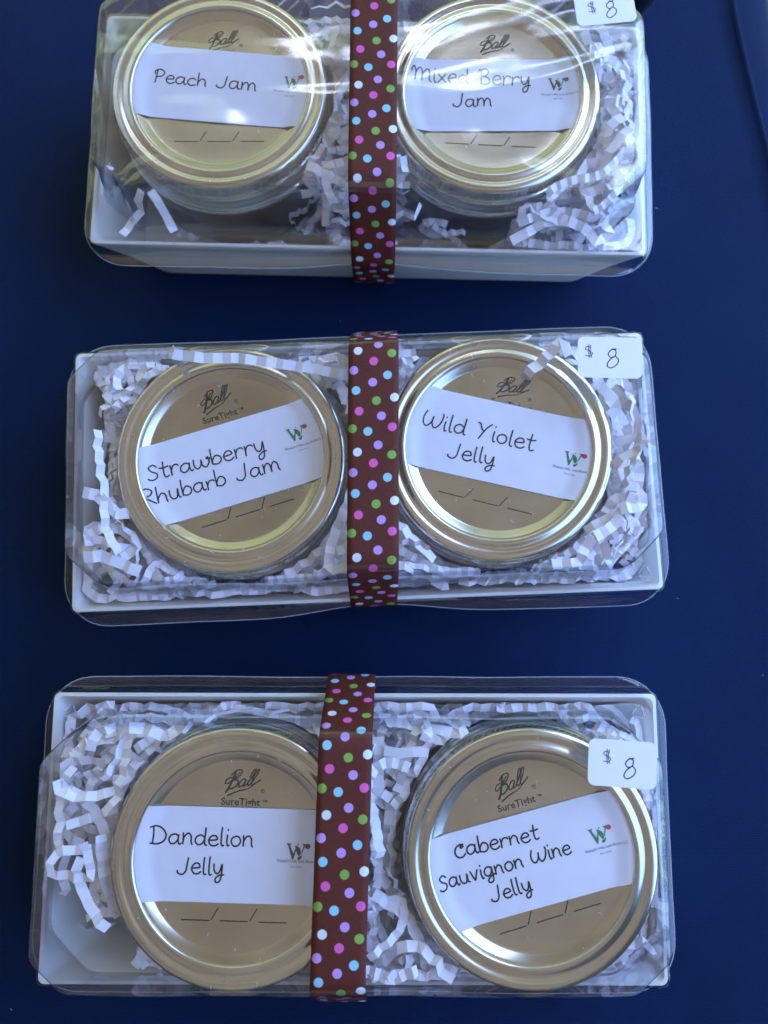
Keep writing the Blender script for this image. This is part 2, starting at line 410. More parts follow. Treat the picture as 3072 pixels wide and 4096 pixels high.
for key, (cx, cy, rot, mt, dent, lab) in dict(
        top=(-4.8, 170.3, -1.34, 'film_dented', .8, 'farthest gift box, with a dented clear lid and crushed left corner, holding two jams'),
        mid=(-6.9, 48.4, 2.25, 'film', .12, 'middle gift box with clear lid, holding the strawberry rhubarb and wild violet jars'),
        bot=(-9.5, -69.2, -.13, 'film', .10, 'nearest gift box with clear lid, holding the dandelion and cabernet wine jellies')).items():
    e = empty('gift_box', (cx, cy, 0.2), R(rot)); tag(e, lab, 'gift box', 'clear-lidded gift boxes in a row on the tablecloth')
    build_tray(e); build_lid(e, {'top': 1, 'mid': 2, 'bot': 3}[key], M[mt], dent, {'top': 2.2, 'mid': 3.6, 'bot': 0}[key], 3.0)
    BOX[key] = (cx, cy, rot)
def build_marks():
    for key, sx, sy, view in (('bot', -1, 1, 5), ('bot', 1, 1, 6), ('mid', 1, -1, 4)):
        cx, cy, rot = BOX[key]; V, F = [], []
        for k in range(3):                         # three bent arrows of a moulded recycling mark
            a = R(90 + 120 * k); b = R(90 + 120 * (k + 1)); h = R(90 + 120 * k + 18)
            P = [(2.2 * math.cos(a), 2.2 * math.sin(a)), (1.5 * math.cos((a + b) / 2), 1.5 * math.sin((a + b) / 2)), (2.0 * math.cos(b - .45), 2.0 * math.sin(b - .45))]
            stroke(P, .34, V, F, lambda X, Y: 0); stroke([(1.5 * math.cos(h), 1.5 * math.sin(h)), (2.6 * math.cos(h + .1), 2.6 * math.sin(h + .1))], .3, V, F, lambda X, Y: 0)
        e = next(o for o in bpy.data.objects if o.name.startswith('gift_box') and abs(o.location.y - cy * S) < 1e-6)
        mesh('moulded_mark', V, F, M['edge'], e, loc=(sx * 91, sy * 38.2, 39.35)); 
def to_box(key, p):
    cx, cy, rot = BOX[key]; c, s = math.cos(R(-rot)), math.sin(R(-rot)); x, y = p[0] - cx, p[1] - cy
    return x * c - y * s, x * s + y * c
def from_box(key, x, y):
    cx, cy, rot = BOX[key]; c, s = math.cos(R(rot)), math.sin(R(rot))
    return cx + x * c - y * s, cy + x * s + y * c

# ------------------------------------------------------------------ pen strokes
def catmull(P, n=7):
    if len(P) < 3: return list(P)
    Q = [P[0]] + list(P) + [P[-1]]; out = []
    for i in range(1, len(Q) - 2):
        p0, p1, p2, p3 = Q[i - 1:i + 3]
        for k in range(n):
            t = k / n
            out.append(tuple(.5 * (2 * p1[j] + (p2[j] - p0[j]) * t + (2 * p0[j] - 5 * p1[j] + 4 * p2[j] - p3[j]) * t * t + (3 * p1[j] - p0[j] - 3 * p2[j] + p3[j]) * t ** 3) for j in (0, 1)))
    out.append(tuple(P[-1])); return out
def stroke(P, wd, V, F, zfun, smooth=True, wfun=None):
    if smooth: P = catmull(P)
    P = [p for i, p in enumerate(P) if i == 0 or math.dist(p, P[i - 1]) > 1e-4]
    if len(P) < 2: return
    n = len(P); b = len(V)
    for i, p in enumerate(P):
        a, c = P[max(0, i - 1)], P[min(n - 1, i + 1)]
        dx, dy = c[0] - a[0], c[1] - a[1]; l = math.hypot(dx, dy) or 1
        h = wd / 2 * (wfun(i / (n - 1)) if wfun else 1)
        nx, ny = -dy / l * h, dx / l * h
        V.append((p[0] + nx, p[1] + ny, zfun(p[0] + nx, p[1] + ny))); V.append((p[0] - nx, p[1] - ny, zfun(p[0] - nx, p[1] - ny)))
    for i in range(n - 1): F.append((b + 2 * i, b + 2 * i + 1, b + 2 * i + 3, b + 2 * i + 2))
    for (p, q) in ((P[0], P[1]), (P[-1], P[-2])):      # round caps
        h = wd / 2 * (wfun(0 if p is P[0] else 1) if wfun else 1); k = len(V)
        for j in range(8):
            a = j * math.pi / 4; x, y = p[0] + h * math.cos(a), p[1] + h * math.sin(a); V.append((x, y, zfun(x, y)))
        F.append(tuple(range(k, k + 8)))
G = {  # hand-lettering: advance, strokes (x-height 1, baseline 0)
 'a': (1.28, [[(.92, .82), (.62, 1.0), (.22, .85), (.05, .42), (.25, .04), (.6, .08), (.88, .45), (.95, .98), (.93, .3), (1.05, 0), (1.2, .08)]]),
 'b': (1.15, [[(.12, 1.75), (.08, .9), (.1, .05), (.15, .5), (.5, .95), (.9, .75), (.95, .3), (.6, 0), (.12, .1)]]),
 'c': (1.05, [[(.9, .8), (.55, 1.0), (.15, .75), (.08, .3), (.4, 0), (.9, .15)]]),
 'd': (1.25, [[(.9, .8), (.55, .98), (.15, .75), (.08, .3), (.4, .02), (.8, .25), (.98, .9), (1.02, 1.75), (.97, .8), (.98, .1), (1.15, .02)]]),
 'e': (1.1, [[(.1, .52), (.55, .55), (.9, .65), (.75, .98), (.35, .95), (.08, .5), (.3, .05), (.7, 0), (1.0, .2)]]),
 'g': (1.2, [[(.9, .85), (.5, 1.0), (.1, .7), (.12, .2), (.5, .05), (.85, .4), (.93, .95), (.95, .1), (.85, -.55), (.45, -.7), (.3, -.4), (.7, -.05), (1.15, .1)]]),
 'h': (1.2, [[(.12, 1.75), (.1, .9), (.1, 0), (.15, .5), (.5, .98), (.85, .8), (.9, .3), (.95, 0)]]),
 'i': (.5, [[(.2, .98), (.16, .4), (.25, 0), (.38, .05)], [(.22, 1.45), (.24, 1.5)]]),
 'l': (.55, [[(.22, 1.7), (.17, .9), (.18, .2), (.3, 0), (.42, .05)]]),
 'm': (1.85, [[(.1, 1.0), (.12, .5), (.1, 0), (.18, .6), (.5, 1.0), (.78, .75), (.82, 0), (.9, .6), (1.2, 1.0), (1.5, .75), (1.55, .2), (1.65, 0)]]),
 'n': (1.2, [[(.1, 1.0), (.12, .5), (.1, 0), (.18, .6), (.55, 1.0), (.85, .75), (.88, .25), (.98, 0)]]),
 'o': (1.12, [[(.55, 1.0), (.18, .8), (.08, .4), (.35, .02), (.75, .1), (.95, .5), (.8, .9), (.5, 1.0)]]),
 'r': (.95, [[(.1, 1.0), (.14, .5), (.12, 0), (.15, .5), (.4, .95), (.75, .98), (.85, .85)]]),
 's': (.95, [[(.8, .85), (.5, 1.0), (.2, .8), (.4, .5), (.75, .3), (.6, .02), (.15, .08)]]),
 't': (.95, [[(.45, 1.6), (.38, .8), (.4, .15), (.6, 0), (.8, .1)], [(.05, 1.05), (.45, 1.0), (.85, 1.08)]]),
 'u': (1.25, [[(.1, 1.0), (.1, .4), (.35, .02), (.75, .15), (.92, .98), (.92, .2), (1.08, 0)]]),
 'v': (1.1, [[(.08, 1.0), (.3, .4), (.48, 0), (.7, .5), (.92, 1.0)]]),
 'w': (1.7, [[(.1, 1.0), (.08, .35), (.35, 0), (.7, .3), (.8, .85), (.85, .25), (1.15, 0), (1.5, .4), (1.5, .98), (1.3, .85), (1.65, .8)]]),
 'x': (1.1, [[(.1, 1.0), (.5, .5), (.95, 0)], [(.9, 1.0), (.5, .5), (.08, 0)]]),
 'y': (1.15, [[(.1, 1.0), (.15, .4), (.4, .1), (.7, .3), (.92, 1.0), (.9, .1), (.75, -.6), (.4, -.75), (.3, -.4), (.7, -.05), (1.1, .0)]]),
 'B': (1.55, [[(.05, 1.3), (.25, 1.65), (.4, 1.2), (.38, 0)], [(.35, 1.5), (.75, 1.75), (1.15, 1.5), (.95, 1.0), (.5, .88), (1.1, .75), (1.3, .3), (.95, 0), (.3, .05)]]),
 'C': (1.3, [[(1.05, 1.15), (.8, 1.42), (.3, 1.15), (.1, .55), (.35, .05), (.8, 0), (1.15, .3)], [(1.05, 1.15), (.8, 1.0), (.75, 1.2), (1.05, 1.4)]]),
 'D': (1.75, [[(.3, 1.65), (.32, .9), (.25, .02)], [(.0, 1.6), (.5, 1.72), (1.1, 1.5), (1.5, .9), (1.3, .3), (.7, 0), (.05, .05)]]),
 'J': (1.45, [[(1.15, 1.6), (1.05, .9), (.95, .3), (.6, -.05), (.15, .1), (.12, .3)]]),
 'M': (2.3, [[(.05, 1.0), (.12, 1.35), (.35, 1.55), (.48, 1.0), (.4, .1), (.5, .9), (.85, 1.5), (1.15, 1.3), (1.15, .2), (1.25, .95), (1.65, 1.45), (1.95, 1.2), (1.95, .3), (2.15, .05)]]),
 'P': (1.25, [[(.3, 1.6), (.25, .8), (.15, .0)], [(.05, 1.1), (.1, 1.5), (.6, 1.7), (1.05, 1.4), (.9, .9), (.3, .75)]]),
 'R': (1.4, [[(.3, 1.6), (.28, .8), (.22, .0)], [(.05, 1.2), (.1, 1.55), (.6, 1.75), (1.1, 1.45), (.95, 1.0), (.4, .8), (.75, .5), (1.3, .0)]]),
 'S': (1.2, [[(1.0, 1.3), (.7, 1.6), (.3, 1.35), (.45, .95), (.9, .6), (.85, .15), (.4, -.05), (.08, .15)]]),
 'V': (1.5, [[(.05, 1.55), (.3, 1.5), (.5, 1.0), (.75, .85)], [(1.35, 1.65), (.95, 1.2), (.7, .75), (.35, .0)]]),
 'W': (1.95, [[(.25, 1.6), (.05, 1.0), (.1, .35), (.45, .1), (.85, .6), (.95, 1.2), (.9, .5), (1.2, .05), (1.65, .5), (1.85, 1.3), (1.8, 1.6)]]),
 ' ': (.85, []),
}
def handwrite(text, p0, p1, xh, wd, V, F, zfun, squeeze=1.0, rnd=None):
    """letter a line from baseline point p0 to p1 (mm); glyph widths fit the length"""
    adv = [G[c][0] for c in text]; L = math.dist(p0, p1); sx = L / sum(adv)
    a = math.atan2(p1[1] - p0[1], p1[0] - p0[0]); ca, sa = math.cos(a), math.sin(a); x = 0
    for c, ad in zip(text, adv):
        jy, js = (rnd.uniform(-.05, .05), rnd.uniform(.95, 1.06)) if rnd else (0, 1)
        for st in G[c][1]:
            P = []
            for gx, gy in st:
                X, Y = (x + gx) * sx, (gy * js + jy) * xh
                P.append((p0[0] + X * ca - Y * sa, p0[1] + X * sa + Y * ca))
            stroke(P, wd, V, F, zfun)
        x += ad
def type_text(name, text, size, pos, ang, zfun, mat, parent, bold=0.0, shear=0.0, align='CENTER', clipr=None, xs=1.0):
    cu = bpy.data.curves.new(name, 'FONT'); cu.body = text; cu.size = size; cu.align_x = align; cu.resolution_u = 3
    cu.offset = bold; cu.shear = shear; cu.space_character = 1.02
    o = bpy.data.objects.new(name, cu); COL.objects.link(o); bpy.context.view_layer.update()
    me = bpy.data.meshes.new_from_object(o.evaluated_get(bpy.context.evaluated_depsgraph_get()))
    bpy.data.objects.remove(o); bpy.data.curves.remove(cu)
    ca, sa = math.cos(ang), math.sin(ang); V = []
    for v in me.vertices:
        x, y = v.co.x * xs, v.co.y
        X, Y = pos[0] + x * ca - y * sa, pos[1] + x * sa + y * ca
        V.append((X, Y, zfun(X, Y)))
    F = [tuple(p.vertices) for p in me.polygons if clipr is None or all(math.hypot(V[i][0], V[i][1]) < clipr for i in p.vertices)]
    bpy.data.meshes.remove(me)
    return mesh(name, V, F, mat, parent)

# ------------------------------------------------------------------ jars
def lathe(prof, n, rad=None):
    loops = []
    for j, (r, z) in enumerate(prof):
        loops.append([((rad(j, r, i, n) if rad else r) * math.cos(2 * math.pi * i / n), (rad(j, r, i, n) if rad else r) * math.sin(2 * math.pi * i / n), z) for i in range(n)])
    return loft(loops)
BAND = [(29.6, -1.6), (29.7, -1.0), (29.85, -.5), (30.15, -.15), (30.6, -.02), (31.3, -.02), (31.9, -.18), (32.35, -.34), (32.9, -.42), (33.4, -.4), (33.8, -.24), (34.3, -.08), (35.0, -.02), (35.8, -.1), (36.4, -.35), (36.75, -.75), (36.9, -1.3),
        (37.05, -1.8), (37.05, -5.3), (36.8, -5.7), (37.2, -6.1), (37.75, -6.6), (37.8, -7.6), (37.4, -8.7), (37.0, -9.3), (37.2, -10.2), (37.55, -11), (37.3, -12), (37.1, -12.8), (37.8, -13.4), (38.3, -14.2), (38.25, -15.0), (37.6, -15.4)]
def band_mesh():
    n = 360
    def rad(j, r, i, n): return r + (.2 if i % 3 == 0 else -.34) * (1 if 17 <= j <= 18 else 0)
    V, F = lathe(BAND, n, rad)
    me = mesh('screw_band', V, F, M['band'], smooth=True); d = me.data; COL.objects.unlink(me); bpy.data.objects.remove(me); return d
DISC = [(.01, -2.85), (6, -2.82), (12, -2.72), (17, -2.6), (22, -2.48), (26.6, -2.4), (27.0, -2.33), (27.35, -2.15), (29.2, -1.05), (29.7, -.9), (30.6, -.9)]
def disc_mesh():
    V, F = lathe(DISC, 128)
    o = mesh('jar_lid', V, F, M['disc'], smooth=True); d = o.data; bpy.data.objects.remove(o); return d
BANDM, DISCM = band_mesh(), disc_mesh()
def prof_z(r):
    for (a, za), (b, zb) in zip(DISC, DISC[1:]):
        if r <= b: return za + (zb - za) * (r - a) / (b - a)
    return -.9
def paper_z(x, y):
    r = math.hypot(x, y); t = smoothstep(24.5, 29.8, r)
    return -2.16 + 1.36 * t + .09 * noise.noise(Vector((x * .12, y * .12, 1.7)))
def part(name, me, parent):
    o = bpy.data.objects.new(name, me); COL.objects.link(o); o.parent = parent; return o
LOGO_W = [[(0, 6.0), (1.9, 6.0), (1.9, 5.6), (1.45, 5.4), (2.9, 2.0), (3.9, 4.5), (3.4, 5.0), (3.9, 5.3), (4.6, 4.9), (4.3, 4.2), (3.0, -.2), (2.4, -.2), (.6, 5.3), (0, 5.6)],
          [(4.4, 5.4), (4.9, 6.2), (5.2, 5.3)], 
          [(3.6, 4.6), (4.6, 4.9), (5.6, 4.2), (6.1, 3.0), (6.0, 1.8), (5.4, .9), (4.7, 1.7), (4.1, 3.0)],
          [(4.6, .6), (5.5, .8), (6.6, 1.6), (6.5, .6), (5.8, -.3), (4.9, -.5)],
          [(6.1, 1.9), (6.5, 2.1), (7.9, 5.3), (8.6, 5.5), (8.6, 5.9), (6.7, 5.9), (6.7, 5.5), (7.3, 5.3)]]
def jar(key, view, ctr, sc2, zj, print_deg, sure, label_deg, label_off, lines, logo, colour_logo, name_p, jamcol, label, bz):
    """ctr/sc2: centre and px per mm (x, y) of the band in the enlarged view; points are read there"""
    c0, scx = ctr, sc2
    def L(x, y): return ((x - c0[0]) / scx[0], -(y - c0[1]) / scx[1])
    wx, wy = bz
    e = empty('jam_jar', (wx, wy, zj)); tag(e, label, 'jar', 'jars with paper labels on their lids')
    b = part('screw_band', BANDM, e)
    d = part('jar_lid', DISCM, e); d.rotation_euler = (0, 0, 0)
    # glass body and what is in it
    zb = -(zj - 2.2)
    prof = [(34.0, -2.6), (34.2, -13), (34.3, -16), (36.4, -18), (37.0, -21), (36.6, -27), (36.3, zb + 7), (35.8, zb + 2.5), (33.5, zb + .3), (0.01, zb)]
    V, F = lathe(prof, 64); mesh('glass_body', V, F, M['glass'], e, smooth=True)
    V, F = lathe([(0.01, -16.2), (33.0, -16.2), (33.3, -18), (34.9, -21), (34.6, zb + 7), (33.8, zb + 3), (31, zb + 1.6), (.01, zb + 1.5)], 48)
    mesh('jam', V, F, mat_plain(key + '_filling', jamcol, .25, .2, 200), e, smooth=True)
    # print on the tin disc
    V, F = [], []; zd = lambda x, y: prof_z(math.hypot(x, y)) + .03
    a = R(print_deg)
    def rot(x, y): return (x * math.cos(a) - y * math.sin(a), x * math.sin(a) + y * math.cos(a))
    def st(P, wd, wf=None): stroke([rot(*p) for p in P], wd, V, F, zd, True, wf)
    bx, by, k, sl = -4.4, 18.6 if sure else 17.2, 1.0, .36
    def bl(P, wd=.62, wf=None): st([(bx + (x + sl * y) * k, by + y * k + .18 * x) for x, y in P], wd, wf)
    bl([(.3, 3.4), (-.9, 3.0), (-1.0, 1.9), (-.1, 1.7), (1.2, 2.9), (2.3, 4.4)], .36)
    bl([(1.0, 4.7), (.9, 2.6), (.7, .3), (.3, -.9)], .62)
    bl([(.0, 4.2), (1.2, 5.3), (2.9, 4.9), (2.6, 3.3), (1.0, 2.5)], .42); bl([(1.0, 2.5), (2.6, 2.2), (3.0, .9), (1.9, -.1), (.6, .2)], .5)
    bl([(5.2, 2.0), (4.2, 2.3), (3.5, 1.1), (3.9, .0), (4.8, .42), (5.3, 1.9), (5.0, .36), (5.5, .1), (6.0, .8)], .42)
    bl([(6.0, .8), (6.9, 3.0), (7.0, 4.6), (6.4, 4.4), (6.1, 1.6), (6.4, .1), (7.1, .42)], .4)
    bl([(7.1, .42), (8.0, 2.8), (8.1, 4.4), (7.5, 4.2), (7.2, 1.5), (7.6, .1), (8.5, .36), (9.6, 1.2)], .4)
    bl([(1.4, -2.0), (4.0, -1.2), (6.8, -.9), (9.6, 1.2)], .6, lambda t: .9 - .6 * t)
    pr = [(6.6, 17.6 if not sure else 18.3)]
    cx, cy = pr[0]
    st([(cx + .55 * math.cos(q), cy + .55 * math.sin(q)) for q in [i * math.pi / 5 for i in range(11)]], .14)
    st([(cx - .15, cy - .25), (cx - .15, cy + .28), (cx + .15, cy + .2), (cx - .1, cy)], .12)
    mesh('brand_script', V, F, M['print'], d); V, F = [], []
    for i in range(3):
        x = -15.2 + i * 11.3
        stroke([rot(x, -18.4), rot(x + 7.9, -18.4)], .34, V, F, zd, False)
        if i < 2: stroke([rot(x + 8.6, -18.2), rot(x + 10.5, -14.9)], .34, V, F, zd, False)
    mesh('printed_date_line', V, F, M['print'], d)
    if sure:
        px, py = rot(0.1, 14.1)
        type_text('printed_words', 'SureTight', 2.9, (px, py), a, zd, M['print'], d, bold=.055)
        px, py = rot(7.4, 15.1); type_text('printed_trademark', 'TM', 1.05, (px, py), a, zd, M['print'], d, bold=.02)
    # paper label: a strip tucked under the band
    la = R(label_deg); cl, sl_ = math.cos(la), math.sin(la); H2 = 13.4; RR = 29.95
    V2, F2 = [], []; nu, nv = 44, 18
    for j in range(nv + 1):
        y = label_off - H2 + 2 * H2 * j / nv; xm = math.sqrt(max(1, RR * RR - y * y))
        for i in range(nu + 1):
            x = -xm + 2 * xm * i / nu; X, Y = x * cl - y * sl_, x * sl_ + y * cl
            V2.append((X, Y, paper_z(X, Y)))
    for j in range(nv):
        for i in range(nu): q = j * (nu + 1) + i; F2.append((q, q + 1, q + nu + 2, q + nu + 1))
    lb = mesh('paper_label', V2, F2, M['label'], e, smooth=True)
    zl = lambda x, y: paper_z(x, y) + (.075 if math.hypot(x, y) < 29.7 else -.6)
    V3, F3 = [], []; rnd = random.Random(key)
    for text, p0, p1, xh in lines: handwrite(text, L(*p0), L(*p1), xh * .94, .50, V3, F3, zl, rnd=rnd)
    mesh('handwritten_name', V3, F3, M['ink'], lb)
    lx, ly = L(*logo); V4, F4 = [], []
    for poly in LOGO_W:
        b0 = len(V4)
        for x, y in poly:
            x, y = (x - 4.3) * .70, (y - 2.9) * .72; X, Y = lx + x * cl - y * sl_, ly + x * sl_ + y * cl; V4.append((X, Y, zl(X, Y) + .02))
        F4.append(tuple(range(b0, len(V4))))
    o = mesh('printed_leaf_letter', V4, F4, M['green' if colour_logo else 'greyink'], lb)
    V5 = []; x0, y0 = (8.9 - 4.3) * .70, (5.0 - 2.9) * .72
    for i in range(12):
        q = i * math.pi / 6; x, y = x0 + .80 * math.cos(q), y0 + .76 * math.sin(q); X, Y = lx + x * cl - y * sl_, ly + x * sl_ + y * cl; V5.append((X, Y, zl(X, Y) + .05))
    mesh('printed_fruit', V5, [tuple(range(12))], M['red' if colour_logo else 'greyink'], lb)
    nx, ny = L(*name_p)
    type_text('printed_farm_name', "Wenzel's Hilly Lane Acres LLC", 1.22, (nx, ny), la, zl, M['blueprint'], lb, bold=.0, xs=.82, clipr=29.6)
    type_text('printed_tagline', 'Farm Fresh', .75, (nx + 1.45 * sl_ - .6 * cl, ny - 1.45 * cl - .6 * sl_), la, zl, M['blueprint'], lb, clipr=29.6)
    return e
build_marks()
JARS = {}
def add(key, box, **kw):
    JARS[key] = (box, kw['bz'], kw['zj']); jar(key, **kw)
add('peach', 'top', view=1, ctr=(774, 488), sc2=(15.6, 14.4), zj=51, print_deg=0, sure=False, label_deg=-5.0, label_off=1.8, bz=(-56.3, 178.6),
    lines=[('Peach Jam', (412, 438), (972, 487), 3.0)], logo=(1160, 443), colour_logo=True, name_p=(1158, 497), jamcol=(.12, .02, .012),
    label='jar with dark filling labelled Peach Jam, on the left in the farthest box')
add('mixed_berry', 'top', view=2, ctr=(724, 495), sc2=(15.2, 13.7), zj=51, print_deg=-3, sure=False, label_deg=.3, label_off=0, bz=(37.2, 177.2),
    lines=[('Mixed Berry', (300, 428), (928, 448), 3.5), ('Jam', (515, 553), (728, 555), 3.1)], logo=(1065, 440), colour_logo=False, name_p=(1078, 497), jamcol=(.07, .006, .014),
    label='jar labelled Mixed Berry Jam, on the right in the farthest box')
add('strawberry', 'mid', view=3, ctr=(932, 695), sc2=(15.9, 15.7), zj=50, print_deg=17.5, sure=True, label_deg=17.3, label_off=-1.2, bz=(-49.2, 49.8),
    lines=[('Strawberry', (508, 810), (1112, 652), 3.25), ('Rhubarb Jam', (492, 943), (1192, 745), 3.2)], logo=(1262, 562), colour_logo=True, name_p=(1305, 622), jamcol=(.16, .012, .01),
    label='jar labelled Strawberry Rhubarb Jam, on the left in the middle box')
add('violet', 'mid', view=4, ctr=(729, 634), sc2=(14.87, 15.0), zj=50, print_deg=-14, sure=True, label_deg=-12.7, label_off=1.7, bz=(36.9, 53.5),
    lines=[('Wild Violet', (362, 520), (905, 652), 3.4), ('Jelly', (480, 675), (712, 722), 3.2)], logo=(1090, 690), colour_logo=True, name_p=(1082, 748), jamcol=(.16, .02, .06),
    label='jar labelled Wild Violet Jelly, on the right in the middle box')
add('dandelion', 'bot', view=5, ctr=(1028, 924), sc2=(16.9, 16.8), zj=56.5, print_deg=-1.8, sure=True, label_deg=-1.6, label_off=.1, bz=(-43.3, -70.3),
    lines=[('Dandelion', (592, 865), (1115, 885), 3.15), ('Jelly', (728, 1008), (966, 1016), 3.1)], logo=(1325, 905), colour_logo=False, name_p=(1335, 958), jamcol=(.30, .16, .02),
    label='jar labelled Dandelion Jelly, on the left in the nearest box')
add('cabernet', 'bot', view=6, ctr=(868, 924), sc2=(16.4, 16.7), zj=56.5, print_deg=16, sure=True, label_deg=14.8, label_off=-1.2, bz=(43.4, -70.3),
    lines=[('Cabernet', (500, 938), (915, 845), 2.75), ('Sauvignon Wine', (424, 1087), (1068, 912), 2.65), ('Jelly', (672, 1142), (872, 1083), 2.75)], logo=(1200, 828), colour_logo=True, name_p=(1232, 888), jamcol=(.09, .008, .02),
    label='jar labelled Cabernet Sauvignon Wine Jelly, on the right in the nearest box')

# ------------------------------------------------------------------ ribbons
def ribbon(key, pts, label, phase, W=15.4):
    """pts: (world y, z, centre x, shear of width) along the ribbon"""
    P = [pts[0]]
    for a, b in zip(pts, pts[1:]):
        d = math.dist(a[:2], b[:2]); m = max(1, int(d / 1.2))
        for k in range(1, m + 1): P.append(tuple(a[j] + (b[j] - a[j]) * k / m for j in range(4)))
    # soften the corners
    for _ in range(2): P = [P[0]] + [tuple((P[i - 1][j] + 2 * P[i][j] + P[i + 1][j]) / 4 for j in range(4)) for i in range(1, len(P) - 1)] + [P[-1]]
    V, UV, F = [], [], []; s = 0; nu = 8
    for i, p in enumerate(P):
        if i: s += math.dist(p[:3], P[i - 1][:3])
        for k in range(nu + 1):
            u = k / nu; x = p[2] + (u - .5) * W
            V.append((x, p[0] + (u - .5) * p[3], p[1] + .25 * (1 - (2 * u - 1) ** 2) * (.5 + .5 * math.sin(s * .11)))); UV.append((u, s / W))
    for i in range(len(P) - 1):
        for k in range(nu): q = i * (nu + 1) + k; F.append((q, q + nu + 1, q + nu + 2, q + 1))
    cy = BOX[key][1]; sr = UV[::nu + 1]; se = None
    for p, uv in zip(P, sr):
        if p[1] > 64 and p[0] < cy + 32.5: se = uv[1]; break
    UV = [(a, b - se - (32.5 - phase) / W) for a, b in UV]
    o = mesh('ribbon', V, F, M['ribbon'], smooth=True, uv=UV)
    md = o.modifiers.new('thickness', 'SOLIDIFY'); md.thickness = .00018; md.offset = 1
    tag(o, label, 'ribbon', 'brown polka dot ribbons wrapped round the boxes')
    return o
def ribbon_pts(key, x_far, x_near, n=49.9):
    cx, cy, rot = BOX[key]; tr = math.tan(R(rot))
    prof = [(30, 1.2), (38.5, .9), (44.5, 12), (49.4, 31.0), (49.9, 32.4), (46.5, 40.5), (38.0, 58.5), (35.6, 62.8), (32.5, 64.55), (16, 64.7), (0, 64.7), (-16, 64.7), (-32.5, 64.55), (-35.6, 62.8), (-38.0, 58.5), (-min(46.5, n - 2.2), 40.5), (-n, 32.4), (-n + .5, 31.0), (-44.5, 12), (-38.5, .9), (-30, 1.2)]
    out = []
    for yl, z in prof:
        t = (33 - yl) / 66; t = max(-.25, min(1.25, t)); x = x_far + (x_near - x_far) * t
        wx = x; wy = cy + yl + (x - cx) * tr
        out.append([wy, z + .35, wx, 15.4 * tr])
    return out
ribbon('top', ribbon_pts('top', -3.2, -3.7, 47.4), 'brown polka dot satin ribbon round the farthest box', unproj(1500, 308, 64.7).y - BOX['top'][1])
ribbon('mid', ribbon_pts('mid', -3.2, -3.3, 45.9), 'brown polka dot satin ribbon round the middle box', 35)
ribbon('bot', ribbon_pts('bot', -11.0, -12.8, 51.2), 'slanting brown polka dot satin ribbon round the nearest box', 47.9)

# ------------------------------------------------------------------ price stickers
DOLLAR = [[(1.5, 3.0), (.6, 3.3), (.1, 2.6), (1.2, 2.1), (1.9, 1.5), (1.3, .8), (.1, .9)], [(1.0, 3.8), (.9, 2.2), (1.1, .3)], [(1.5, 3.7), (1.3, 2.0), (1.7, .4)]]
EIGHT = [[(2.6, 4.6), (1.4, 4.3), (.7, 3.3), (1.3, 2.5), (2.3, 2.9), (2.5, 4.1), (1.6, 4.6)], [(1.9, 2.6), (.9, 1.7), (.4, .5), (1.2, -.1), (2.6, .7), (3.1, 1.9), (2.4, 2.8)]]
def sticker(p, deg, label, marks, wdt=19.6, hgt=13.0):
    r = 2.0; hw, hh = wdt / 2, hgt / 2; V = []; n = 8
    for (sx, sy, a0) in ((1, 1, 0), (-1, 1, 90), (-1, -1, 180), (1, -1, 270)):
        for k in range(n + 1):
            a = R(a0 + 90 * k / n); V.append((sx * (hw - r) + r * math.cos(a), sy * (hh - r) + r * math.sin(a), 0))
    m = len(V); V += [(x, y, .12) for x, y, z in V]
    F = [tuple(range(m - 1, -1, -1)), tuple(range(m, 2 * m))] + [(i, (i + 1) % m, m + (i + 1) % m, m + i) for i in range(m)]
    o = mesh('price_sticker', V, F, M['sticker'], loc=(p.x, p.y, p.z)); o.rotation_euler = (0, 0, R(deg))
    tag(o, label, 'price sticker', 'white handwritten price stickers')
    V, F = [], []; zf = lambda x, y: .16
    (dx, dy, dk), (ex, ey, ek) = marks
    for s_ in DOLLAR: stroke([(dx + x * dk, dy + y * dk) for x, y in s_], .24, V, F, zf)
    for s_ in EIGHT: stroke([(ex + x * ek, ey + y * ek) for x, y in s_], .34, V, F, zf)
    mesh('handwritten_price', V, F, M['pen'], o)
STZ = ZT + .45
sticker(unproj(*Z2(1300, 30), STZ), 6, 'white $8 price sticker cut by the top edge of the photo, on the farthest box', ((-5.6, -2.8, 1.25), (-.4, -4.4, 1.28)))
sticker(unproj(*Z4(1277, 185), STZ), -1.5, 'white $8 price sticker at the far right corner of the middle box', ((-7.6, -.6, 1.2), (-1.4, -3.2, 1.3)))
sticker(unproj(*Z6(1291, 480), STZ), -4, 'white $8 price sticker over the cabernet jelly jar on the nearest box', ((-5.6, -.6, 1.15), (.0, -3.9, 1.22)))

# ------------------------------------------------------------------ crinkled paper filling
def strip_geo(path, wvec, amp, hw, V, F, rnd, zig=None):
    """accordion-folded strip along a list of points"""
    b = len(V); n = len(path)
    for i, p in enumerate(path):
        d = (path[min(n - 1, i + 1)] - path[max(0, i - 1)]).normalized()
        wv = (wvec(i) if callable(wvec) else wvec); wv = (wv - d * wv.dot(d)).normalized()
        nn = d.cross(wv).normalized()
        q = p + d * rnd.uniform(-.22, .22) * (path[1] - path[0]).length + nn * (amp * (1 if i % 2 else -1) * rnd.choice([rnd.uniform(.1, .6), rnd.uniform(.7, 1.5)]))
        h = hw * rnd.uniform(.94, 1.06)
        V.append(tuple(q + wv * h)); V.append(tuple(q - wv * h))
    for i in range(n - 1): F.append((b + 2 * i, b + 2 * i + 1, b + 2 * i + 3, b + 2 * i + 2))
def jar_clear(box, x, y, z):
    for k, (bx, (jx, jy), zj) in JARS.items():
        if bx == box and math.hypot(x - jx, y - jy) < (40.3 if z > zj - 17 else 38.8): return False
    return True
